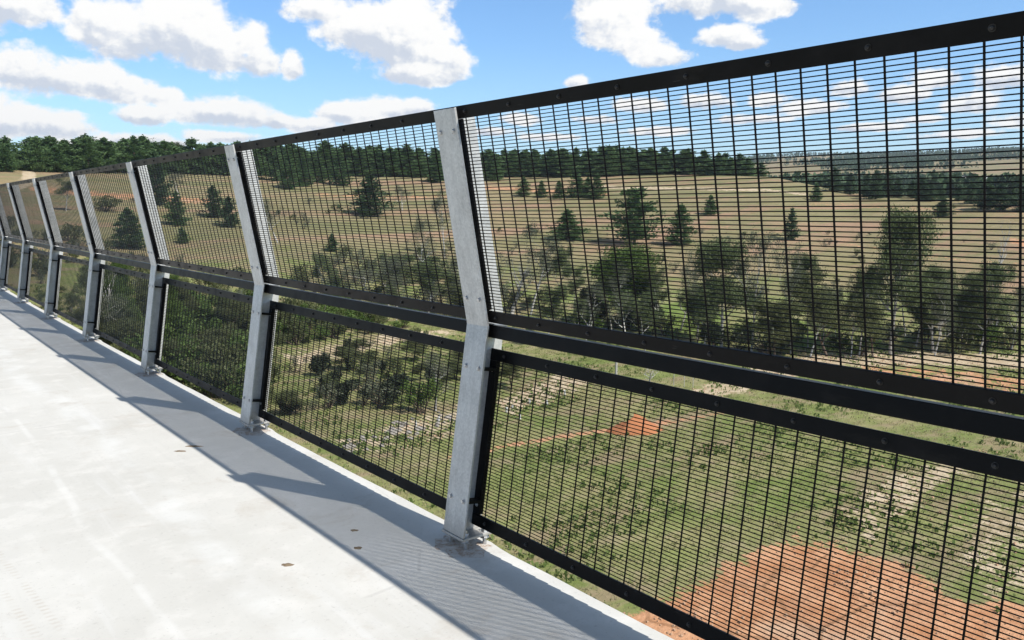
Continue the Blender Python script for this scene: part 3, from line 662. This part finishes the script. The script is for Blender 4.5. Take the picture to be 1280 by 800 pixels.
# ---- single trees and shrubs (photo x, foot y, top y, width, kind)
SINGLES = [
 ('pine', 0, 709, 300, 262, 36, 'small rounded green pine standing alone on the straw coloured slope'),
 ('oldpine', 0, 793, 306, 235, 52, 'tall full crowned green pine in the middle of the grassy slope'),
 ('pine', 1, 851, 306, 256, 30, 'pointed mid sized pine just right of the tall full crowned pine'),
 ('pine', 2, 888, 268, 244, 16, 'tiny pine high on the slope just below the pale road'),
 ('thinpine', 0, 989, 300, 260, 16, 'slim dark pine standing alone on the right of the slope'),
 ('pine', 3, 1020, 251, 229, 12, 'little pine at the right end of the pale road'),
 ('darkpine', 0, 1178, 271, 248, 22, 'small dark pine alone on open grass far right of the slope'),
 ('darkpine', 1, 463, 270, 220, 44, 'broad dark pine beside a thinner tree on the slope, seen through the second upper panel'),
 ('sparse', 0, 503, 264, 230, 28, 'thin grey crowned tree close beside the broad dark pine'),
 ('pine', 4, 415, 314, 292, 15, 'very small bright green pine alone in dry grass, seen through the second upper panel'),
 ('darkpine', 2, 196, 256, 190, 32, 'tall dark pine beside the third post on the left hillside'),
 ('pine', 5, 222, 282, 240, 24, 'pale green bushy young pine right of the tall dark pine'),
 ('sparse', 1, 224, 246, 216, 26, 'grey green tree behind the pale bushy young pine'),
 ('pine', 6, 228, 304, 284, 15, 'small low pine in the grass below the pale bushy young pine'),
 ('pine', 7, 161, 310, 261, 38, 'conical dark green pine with branches to the ground on the left slope'),
 ('gum', 0, 82, 264, 222, 28, 'open crowned dark tree on the brown earth bank at far left'),
 ('darkpine', 3, 267, 272, 232, 24, 'dark pine casting a long shadow left of the second nearest post'),
 ('darkpine', 4, 287, 284, 246, 20, 'dark narrow pine half behind the second nearest post'),
 ('sparse', 2, 348, 304, 248, 46, 'sparse gum with pale forked trunk near the left end of the second upper panel'),
 ('leafy', 0, 332, 290, 252, 34, 'yellow green leafy tree left of the gum with the pale forked trunk'),
 ('sparse', 3, 524, 350, 268, 36, 'thin grey gum left of the nearest post, lower on the slope'),
 ('sparse', 4, 556, 322, 236, 40, 'tall thin grey gum partly hidden by the nearest post'),
 ('sparse', 5, 448, 386, 330, 64, 'wide grey twiggy tree at the foot of the slope, second upper panel'),
 ('gum', 1, 492, 378, 316, 54, 'olive gum at the foot of the slope left of the nearest post'),
 ('gum', 2, 545, 392, 318, 52, 'dull green gum close to the nearest post above its bend'),
 ('sparse', 6, 662, 394, 276, 66, 'tall sparse grey green gum just right of the nearest post'),
 ('gum', 3, 692, 388, 306, 42, 'lower olive gum beside the tall sparse one right of the nearest post'),
 ('dead', 0, 640, 392, 318, 50, 'tangle of bare white dead branches right of the nearest post'),
 ('sparse', 7, 752, 402, 322, 36, 'thin sapling with a white trunk in front of the dark shrub'),
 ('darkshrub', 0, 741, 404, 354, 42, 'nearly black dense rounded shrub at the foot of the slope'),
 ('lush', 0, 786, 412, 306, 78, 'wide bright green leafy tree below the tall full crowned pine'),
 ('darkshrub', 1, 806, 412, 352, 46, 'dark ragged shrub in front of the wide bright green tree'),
 ('sparse', 8, 850, 414, 312, 54, 'see-through grey gum between the bright green tree and the big pale gum'),
 ('tallgum', 0, 902, 440, 298, 66, 'big pale green gum left of centre in the large right panel'),
 ('sparse', 9, 938, 442, 286, 66, 'big thin crowned gum with pale stems right beside the big pale green gum'),
 ('sparse', 10, 988, 442, 302, 54, 'brownish sparse gum behind the lush round tree'),
 ('leafy', 1, 1036, 446, 336, 84, 'dense lush round green tree on the river flat'),
 ('gum', 4, 1074, 446, 330, 50, 'green gum squeezed between the lush round tree and the tallest dark gum'),
 ('tallgum', 1, 1112, 444, 260, 80, 'tallest dark gum with a white trunk base at the right of the river flat'),
 ('gum', 5, 1152, 432, 344, 40, 'small thin gum right of the tallest dark gum'),
 ('dead', 1, 1243, 356, 268, 26, 'bare grey dead tree standing on the open slope at far right'),
 ('sparse', 11, 1264, 438, 340, 46, 'sparse grey gum at the right edge of the view'),
 ('shrub', 0, 1196, 440, 402, 60, 'low olive shrub on the flat between the small thin gum and the edge gum'),
 ('greyshrub', 0, 958, 444, 398, 74, 'grey twiggy thicket under the big thin crowned gum'),
 ('darkshrub', 2, 888, 442, 400, 40, 'dark shrub at the foot of the big pale green gum'),
 ('greenshrub', 0, 730, 412, 384, 60, 'fresh green low shrub under the nearly black shrub'),
 ('darkshrub', 3, 476, 506, 468, 66, 'dark spreading bush in the middle of the second lower panel'),
 ('greenshrub', 1, 528, 518, 470, 44, 'round green bush right of the dark spreading bush'),
 ('sparse', 12, 545, 514, 440, 56, 'thin pale stemmed tree behind the round green bush'),
 ('dead', 2, 108, 412, 342, 32, 'bare white stemmed tree seen through the lower panel on the left'),
 ('dead', 3, 134, 416, 338, 30, 'bare white forked tree right of the other white stemmed one'),
 ('shrub', 1, 132, 264, 244, 34, 'low rounded bush on the left hillside right of the earth bank tree'),
 ('shrub', 2, 12, 306, 270, 34, 'dark green bush at the left edge below the brown bank'),
 ('leafy', 2, 640, 486, 440, 46, 'leafy olive tree behind the nearest post just under the mid rail'),
 ('gum', 6, 718, 398, 330, 40, 'slender olive gum between the sapling and the tall sparse gum'),
 ('gum', 7, 828, 420, 330, 50, 'olive gum just right of the dark ragged shrub'),
 ('leafy', 3, 870, 430, 350, 46, 'bushy olive tree at the left foot of the big pale green gum'),
 ('leafy', 4, 968, 446, 372, 60, 'bushy olive tree left of the lush round tree'),
 ('gum', 8, 1010, 436, 316, 44, 'gum rising behind the left half of the lush round tree'),
 ('leafy', 5, 1092, 448, 372, 60, 'bushy olive tree at the foot of the tallest dark gum'),
 ('gum', 9, 1132, 420, 300, 44, 'gum directly behind the right side of the tallest dark gum'),
 ('shrub', 3, 1224, 420, 384, 56, 'low bush at the foot of the bare dead tree on the right'),
 ('gum', 10, 604, 392, 322, 46, 'gum half hidden behind the nearest post above its bend'),
 ('leafy', 6, 585, 404, 356, 50, 'bushy olive tree just left of the nearest post at its bend'),
 ('dead', 4, 812, 480, 455, 34, 'fallen bare branches lying on the grass under the mid rail'),
]
for (k, v, px, yb, yt, wpx, lab) in SINGLES: plant_px(k, v, px, yb, yt, wpx, lab)
for px, yb, yt, wpx, v in [(318, 224, 186, 26, 0), (362, 236, 192, 24, 1), (380, 233, 196, 20, 2), (398, 228, 192, 20, 3), (425, 232, 190, 24, 4), (346, 226, 190, 22, 5), (545, 228, 190, 24, 0), (655, 245, 222, 16, 1), (677, 247, 226, 13, 2), (699, 248, 226, 13, 3), (721, 247, 212, 22, 4), (746, 248, 218, 20, 5), (735, 246, 222, 16, 0), (616, 226, 192, 22, 2)]:
    plant_px('pine', v, px, yb, yt, wpx, 'pine standing a little in front of the plantation edge on the ridge', 'pines in front of the plantation edge')
for px, yb, yt, wpx, v in [(1083, 246, 218, 16, 0), (1094, 249, 213, 20, 1), (1108, 247, 214, 20, 2), (1122, 247, 222, 16, 3), (1140, 248, 226, 14, 4), (1152, 251, 222, 18, 0), (1163, 252, 229, 14, 1), (1199, 251, 232, 13, 2), (1214, 255, 228, 18, 3), (1232, 262, 224, 26, 4), (1250, 263, 230, 22, 0), (1265, 258, 236, 14, 1), (1279, 264, 238, 20, 2), (1062, 243, 216, 16, 3), (1042, 240, 210, 16, 4), (1295, 262, 232, 22, 1), (1176, 250, 236, 12, 3)]:
    plant_px('darkpine', v, px, yb, yt, wpx, 'dark pine in the loose belt along the far edge of the right hand slope', 'pines in the belt at the right')
# the two pale gums rising above the left forest
# ---- plantation along the ridge: each pine a thing
r = np.random.default_rng(3); cnt = 0
for row in range(5):
    for deg in np.arange(-34.5, 16.2, .86 + .03*row):
        if cnt >= 292: break
        th = math.radians(deg+r.uniform(-.35, .35)); rc = np.interp(th, TH, RC)
        left = np.clip((-20-deg)/9, 0, 1)
        R = rc-8*left+row*8+r.uniform(-5, 5)+(deg > 12.5)*row*6
        pxx = 640+F_PX*math.tan(th)
        if 20 < pxx < 48 and row < 4: continue                        # the sandy track between the trees
        u, v = R*math.cos(th), R*math.sin(th); x, y = u*FWH.x+v*RT.x, u*FWH.y+v*RT.y
        z = float(terrain(x, y)); H = r.uniform(10.2, 15.2)*(.93-.22*left)*(1-.25*max(0, (deg-9)/7))
        plant('forest', int(r.integers(0, 6)), Vector((x, y, z)), H, H*r.uniform(.64, .92), 'dark green plantation pine in the dense forest row along the ridge', 'plantation pines along the ridge'); cnt += 1
for px, yt, wpx, v, lab in [(150, 171, 60, 13, 'pale grey domed gum rising above the pines on the left skyline'), (207, 176, 34, 14, 'smaller pale gum on the left skyline right of the domed one')]:
    a, e = azel(px, yt); R = 330; u, v_ = R*math.cos(a), R*math.sin(a); x, y = u*FWH.x+v_*RT.x, u*FWH.y+v_*RT.y; z = float(terrain(x, y))
    h = CAM_Z+math.tan(e)*R-z; plant('sparse', v, Vector((x, y, z)), h, wpx/F_PX*R*1.1, lab)

# ---- scrub bushes on slope and valley floor
r = np.random.default_rng(21)
def scatter_shrubs(n, poly_px, kinds, hr, label, group):
    xs = [p[0] for p in poly_px]; ys = [p[1] for p in poly_px]; k = 0
    while k < n:
        px, py = r.uniform(min(xs), max(xs)), r.uniform(min(ys), max(ys)); ins = False
        for i in range(len(poly_px)):
            (x1, y1), (x2, y2) = poly_px[i], poly_px[(i+1) % len(poly_px)]
            if (y1 > py) != (y2 > py) and px < (x2-x1)*(py-y1)/(y2-y1)+x1: ins = not ins
        if not ins: continue
        k += 1; P = hit(px, py)
        if P is None: continue
        h = r.uniform(*hr); plant(kinds[int(r.integers(0, len(kinds)))], 5+int(r.integers(0, 3)), P, h, h*r.uniform(1.0, 1.6), label, group)
scatter_shrubs(120, [(180, 392), (330, 372), (420, 392), (560, 402), (420, 424), (330, 440), (310, 520), (180, 470), (110, 420)], ['greenshrub', 'shrub', 'leafy', 'greenshrub', 'shrub'], (1.6, 4.2), 'green scrub bush in the dense thicket on the left valley floor', 'thicket bushes on the left valley floor')
scatter_shrubs(70, [(0, 330), (60, 290), (140, 320), (200, 330), (300, 340), (330, 372), (180, 385), (60, 370), (0, 350)], ['shrub', 'greyshrub', 'greyshrub', 'shrub'], (1.2, 3.4), 'grey green bush dotted over the dry left hillside', 'bushes on the left hillside')
scatter_shrubs(60, [(390, 330), (590, 310), (600, 390), (420, 384), (350, 360)], ['greyshrub', 'shrub', 'greyshrub'], (1.4, 4.0), 'grey twiggy bush on the lower slope behind the second upper panel', 'bushes on the lower slope')
scatter_shrubs(44, [(380, 440), (560, 425), (600, 470), (450, 520), (330, 520), (330, 470)], ['shrub', 'greyshrub', 'darkshrub', 'leafy'], (1.0, 2.8), 'olive bush scattered over the pale clearing', 'bushes in the pale clearing')
scatter_shrubs(54, [(620, 380), (880, 400), (1060, 420), (1280, 400), (1280, 440), (1060, 445), (900, 445), (640, 410)], ['shrub', 'greenshrub', 'greyshrub', 'shrub', 'leafy'], (1.2, 3.6), 'low riverside bush among the gums on the flat', 'riverside bushes')
scatter_shrubs(14, [(320, 255), (440, 255), (440, 285), (330, 290)], ['shrub', 'greyshrub'], (1.2, 2.4), 'small bush on the upper slope left of the broad dark pine', 'bushes on the upper slope')

def scatter_gums(n, x0, x1, y0, y1, kinds, hr, label, group):
    for k in range(n):
        P = hit(r.uniform(x0, x1), r.uniform(y0, y1)); h = r.uniform(*hr)
        if P is not None: plant(kinds[int(r.integers(0, len(kinds)))], int(r.integers(0, 8)), P, h, h*r.uniform(.42, .7), label, group)
scatter_gums(26, 620, 1290, 418, 446, ['gum', 'sparse', 'sparse', 'sparse', 'tallgum'], (6, 12.5), 'feathery grey green gum in the overlapping riverside belt behind the large right panel', 'gums in the riverside belt')
scatter_gums(16, 400, 600, 372, 404, ['gum', 'sparse', 'sparse'], (5, 9.5), 'feathery grey green gum at the foot of the slope behind the second upper panel', 'gums at the foot of the slope')
scatter_gums(22, 60, 330, 392, 440, ['gum', 'leafy', 'lush', 'sparse'], (4, 8), 'small leafy tree in the thicket on the left valley floor', 'small trees in the left thicket')
scatter_shrubs(64, [(620, 270), (1280, 300), (1280, 380), (620, 380)], ['greyshrub', 'shrub', 'greyshrub'], (.8, 2.2), 'small grey bush dotted on the dry slope behind the large right panel', 'bushes on the dry right slope')
# ---- far wooded ridge (one mass, uncountable)
r = np.random.default_rng(31); Q = []
def cone_clump(P, h, wd, m):
    t = r.random(m)**.8; ang = r.uniform(0, 6.283, m); rad = wd*.5*(1-t*.85)*np.sqrt(r.random(m)); pts = P+np.stack([rad*np.cos(ang), rad*np.sin(ang), t*h*.95+.04*h], 1)
    return rnd_quads(pts, h*.34, h*.22, r, 0)
n = 0
while n < 7200:
    R = 470*(2950/470)**r.random(); deg = r.uniform(9, 37); th = math.radians(deg); u, v = R*math.cos(th), R*math.sin(th); x, y = u*FWH.x+v*RT.x, u*FWH.y+v*RT.y
    f = vnoise(np.array(x), np.array(y), 41, .012)+.55*vnoise(np.array(x), np.array(y), 42, .05)
    thr = -.12 if R > 1900 else (.12 if R > 1450 else (.5 if R > 1050 else (.22 if R > 600 else .42)))
    if f < thr: continue
    z = float(terrain(x, y)); h = r.uniform(7, 13); Q.append(cone_clump(np.array([x, y, z]), h, h*r.uniform(.55, .8), 14)); n += 1
far = link('distant_wood', quads_mesh('distant_wood', np.concatenate(Q), PINE2)); tag(far, 'dark pine woodland covering the distant ridge on the right horizon', 'woodland', None, 'stuff')

# ---- grass tufts and ground scrub near the bridge
def tufts(name, n, mat, test, hr, label, wide=.5):
    r = np.random.default_rng(len(name)*7+3); out = []
    got = 0
    while got < n:
        m = 20000; R = np.sqrt(r.uniform(24**2, 135**2, m)); th = np.radians(r.uniform(-36, 36, m))
        u, v = R*np.cos(th), R*np.sin(th); x, y = u*FWH.x+v*RT.x, u*FWH.y+v*RT.y; z = terrain(x, y)
        i = np.clip(np.searchsorted(rs, R), 0, N0-1); j = np.clip(np.searchsorted(th_in, th), 0, len(th_in)-1)
        keep = test(red[i, j], green[i, j], pale[i, j], x, y) > r.random(m)
        x, y, z = x[keep], y[keep], z[keep]; got += len(x)
        k = 5; P = np.repeat(np.stack([x, y, z], 1), k, 0); P += r.normal(size=P.shape)*np.array([.16, .16, 0])
        h = (r.uniform(*hr, len(P)))[:, None]; a = r.uniform(0, 6.283, len(P)); wv = np.stack([np.cos(a), np.sin(a), np.zeros(len(P))], 1)*h*wide*.5
        ln = np.concatenate([r.normal(size=(len(P), 2))*.35, np.ones((len(P), 1))], 1)*h
        out.append(np.stack([P-wv*.4, P+wv*.4, P+ln+wv, P+ln*.9-wv], 1))
    V = np.concatenate(out); o = link(name, quads_mesh(name, V, mat)); tag(o, label, 'grass', None, 'stuff')
pn = lambda x, y, s, f: .5+.5*np.clip(vnoise(x, y, s, f)*2.2, -1, 1)
tufts('dry_grass', 11000, TUFT, lambda a, g, p, x, y: (1-np.clip(a*1.8, 0, 1))*(1-.85*np.clip(p*1.3, 0, 1))*pn(x, y, 51, .25)**2, (.06, .18), 'dry straw coloured grass tufts over the valley floor')
tufts('green_grass', 11000, TUFTG, lambda a, g, p, x, y: (1-np.clip(a*1.9, 0, 1))*(1-.9*np.clip(p*1.3, 0, 1))*(1-pn(x, y, 51, .25))**2*np.clip(g*1.5, .05, 1), (.06, .17), 'short green grass tufts over the valley floor')

tufts('tall_weeds', 1700, WEED, lambda a, g, p, x, y: (1-np.clip(a*1.2, 0, 1))*np.clip(pn(x, y, 77, .42)*1.5-.6, 0, 1), (.12, .34), 'patches of tall green weeds over the valley floor', .7)
def pebbles():
    r = np.random.default_rng(8); out = []; got = 0
    while got < 2600:
        m = 20000; R = np.sqrt(r.uniform(24**2, 120**2, m)); th = np.radians(r.uniform(-30, 36, m)); u, v = R*np.cos(th), R*np.sin(th); x, y = u*FWH.x+v*RT.x, u*FWH.y+v*RT.y
        i = np.clip(np.searchsorted(rs, R), 0, N0-1); j = np.clip(np.searchsorted(th_in, th), 0, len(th_in)-1)
        keep = np.maximum(red[i, j], pale[i, j])*.8*(pn(x, y, 91, .6)**2) > r.random(m); x, y = x[keep], y[keep]; got += len(x)
        c = np.stack([x, y, terrain(x, y)+.02], 1); sz = (r.uniform(.02, .07, len(x))*r.uniform(.6, 1.5, len(x)))[:, None, None]
        base = np.array([[-1, -1, 0], [1, -1, 0], [1, 1, 0], [-1, 1, 0], [-.6, -.5, 1], [.5, -.6, .9], [.6, .5, 1.1], [-.5, .6, .8]])
        V = c[:, None, :]+(base[None]*r.uniform(.6, 1.3, (len(x), 8, 3)))*sz
        for f in ((4, 5, 6, 7), (0, 1, 5, 4), (1, 2, 6, 5), (2, 3, 7, 6), (3, 0, 4, 7)): out.append(V[:, f, :])
    o = link('loose_stones', quads_mesh('loose_stones', np.concatenate(out), CLODM)); tag(o, 'loose stones and clods over the bare earth', 'stones', None, 'stuff')
CLODM = mat_plain('dry_clods', (.50, .32, .2), .95, .5, .8)
pebbles()
# ------------------------------------------------------------------ small things on the valley floor
def ground_thing(px, py): return hit(px, py)
# rusty earth heap
P = ground_thing(792, 538); mb = MB(); n, m_ = 22, 7; r = random.Random(9)
for_ring = []
for i in range(m_):
    t = i/(m_-1)
    for_ring.append([(1.0*(1-t)**.5*math.cos(2*math.pi*k/n)*2.5*(1+.16*math.sin(3*k+i)+r.uniform(-.07, .07)), (1-t)**.5*math.sin(2*math.pi*k/n)*1.8*(1+r.uniform(-.1, .1)), -.15+1.15*t*(1+r.uniform(-.2, .2))*(1+.25*math.cos(2*math.pi*k/n+1))) for k in range(n)])
vs = [v for rg in for_ring for v in rg]; mb.add(vs, [(i*n+k, i*n+(k+1) % n, (i+1)*n+(k+1) % n, (i+1)*n+k) for i in range(m_-1) for k in range(n)], True)
o = mb.build('earth_heap', ORANGE); o.location = P; o.rotation_euler.z = -YAW+.2; tag(o, 'rust orange heap of bare earth beside the dirt track', 'earth heap')
# white tree guards, two blue ones
def guard_mesh(mat, h):
    mb = MB(); mb.tube([(0, 0, -.05), (.01, 0, h*.5), (0, .01, h)], [.10, .105, .10], 10); return mb.mesh('tree_guard', mat)
GW = guard_mesh(WHITEP, .5); r = random.Random(4)
for px, py in [(633, 516), (640, 512), (662, 505), (684, 507), (706, 494), (520, 533), (548, 528), (575, 560), (650, 524)]:
    P = ground_thing(px, py); o = link('tree_guard', GW); o.location = P; o.rotation_euler = (r.uniform(-.15, .15), r.uniform(-.15, .15), r.uniform(0, 6)); tag(o, 'white plastic tree guard standing in the planted strip on the valley floor', 'tree guard', 'white tree guards in the planted strip')
# timber post with wires and thin stakes seen in the gap under the mid rail
P = ground_thing(770, 474); mb = MB(); mb.tube([(0, 0, -.2), (.01, 0, .9), (.02, .01, 2.3)], [.15, .14, .13], 12); o = mb.build('timber_post', TIMBER); o.location = P; tag(o, 'thick grey timber post standing in grass, seen in the gap below the mid rail', 'post')
for px, py in [(842, 482), (855, 484), (866, 486)]:
    P = ground_thing(px, py); mb = MB(); mb.tube([(0, 0, -.2), (.02, 0, 1.25)], .035, 8); mb.tube([(-.05, 0, 1.05), (.09, 0, 1.08)], .02, 6); o = mb.build('fence_stake', TIMBER); o.location = P; tag(o, 'thin pale fence stake standing in grass below the mid rail of the right bay', 'stake', 'thin fence stakes on the flat')
# stones of the pale rubble strip
r = random.Random(12)
def stone_mesh(seed):
    rr_ = random.Random(seed); mb = MB(); n, m_ = 9, 6; vs = []
    for i in range(m_):
        ph = math.pi*i/(m_-1)
        for k in range(n): q = 1+rr_.uniform(-.18, .18); vs.append((math.sin(ph)*math.cos(6.283*k/n)*q, math.sin(ph)*math.sin(6.283*k/n)*q*.8, math.cos(ph)*.6*q))
    mb.add(vs, [(i*n+k, i*n+(k+1) % n, (i+1)*n+(k+1) % n, (i+1)*n+k) for i in range(m_-1) for k in range(n)]); return mb.mesh('stone', ROCKM)
ST = [stone_mesh(s) for s in range(4)]
for k in range(46):
    px = r.uniform(430, 600); py = 560-(px-430)*.26+r.uniform(-14, 12)
    P = ground_thing(px, py); o = link('stone', ST[k % 4]); s = r.uniform(.14, .42); o.scale = (s*1.3, s, s); o.location = P+Vector((0, 0, s*.2)); o.rotation_euler.z = r.uniform(0, 6); tag(o, 'pale grey stone lying in the rubble strip on the valley floor', 'stone', 'stones in the rubble strip')
# distant farm buildings
for px, yb, L, lab in [(1199, 233, 22, 'white distant farm shed left of the other among trees at the right'), (1222, 231, 30, 'long pale distant farm building right of the white shed')]:
    a, e = azel(px, yb); R = 760; u, v = R*math.cos(a), R*math.sin(a); x, y = u*FWH.x+v*RT.x, u*FWH.y+v*RT.y; z = max(float(terrain(x, y)), CAM_Z+R*math.tan(e)-1)
    root = empty('farm_building', (x, y, z), -YAW+.25); h, d = 5.0, 9
    b = MB(); b.box(-L/2, L/2, -d/2, d/2, -4, h); b.build('wall', WALLM, root)
    b = MB(); b.add([(-L/2-.5, -d/2-.5, h), (L/2+.5, -d/2-.5, h), (L/2+.5, d/2+.5, h), (-L/2-.5, d/2+.5, h), (-L/2-.5, 0, h+2.6), (L/2+.5, 0, h+2.6)], [(0, 1, 5, 4), (2, 3, 4, 5), (0, 4, 3), (1, 2, 5), (3, 2, 1, 0)]); b.build('roof', ROOFM, root)
    for xx in (-L*.3, 0, L*.3):
        b = MB(); b.box(xx-1.2, xx+1.2, -d/2-.06, -d/2-.01, 1.2, 3.4); b.build('window', GRASSW, root)
    tag(root, lab, 'building')
# dried mud clods on the deck
def clod(px, py, s, lab, sx=1.4):
    d = ray(px, py); t = (DZ-CAM_Z)/d.z; P = Vector((d.x*t, d.y*t, DZ)); r = random.Random(int(px)); mb = MB(); n = 16
    vs = []
    for i, (q, z) in enumerate(((1, .0005), (.72, .35), (.35, .55))):
        for k in range(n): w_ = q*(1+r.uniform(-.28, .28)); vs.append((math.cos(6.283*k/n)*w_*s*sx, math.sin(6.283*k/n)*w_*s, z*s*.45*(1+r.uniform(-.3, .3))))
    mb.add(vs, [(i*n+k, i*n+(k+1) % n, (i+1)*n+(k+1) % n, (i+1)*n+k) for i in range(2) for k in range(n)]+[tuple(range(2*n, 3*n))], True)
    o = mb.build('mud_clod', MUD); o.location = P; o.rotation_euler.z = -YAW; tag(o, lab, 'mud clod')
clod(359, 706, .016, 'brown dried mud clod alone on the sunlit concrete'); clod(443, 663, .013, 'upper of two mud clods in the fence shadow'); clod(447, 685, .014, 'lower of two mud clods in the fence shadow')
clod(225, 564, .015, 'dark leaf-like scrap at the edge of the fence shadow', 2.2); clod(243, 558, .02, 'dark smear of mud right of the leaf-like scrap', 2.4); clod(364, 706, .008, 'tiny mud crumb touching the clod on the sunlit concrete')

# ------------------------------------------------------------------ thin air between the bridge and the far ridge
HM = bpy.data.materials.new('haze_air'); HM.use_nodes = True; ht = HM.node_tree; ht.nodes.clear()
pv = ht.nodes.new('ShaderNodeVolumePrincipled'); pv.inputs['Color'].default_value = (.80, .88, 1.0, 1); pv.inputs['Density'].default_value = .00009; pv.inputs['Anisotropy'].default_value = .2
ht.links.new(pv.outputs[0], ht.nodes.new('ShaderNodeOutputMaterial').inputs['Volume'])
zmin, zmax = float(GZ.min())-1.2, float(GZ.max())+60
b = MB(); b.box(-9600, 9600, -9600, 9600, zmin, zmax); hz = b.build('haze', HM); tag(hz, 'thin blue summer haze over the valley', None, None, 'stuff'); hz.visible_shadow = True
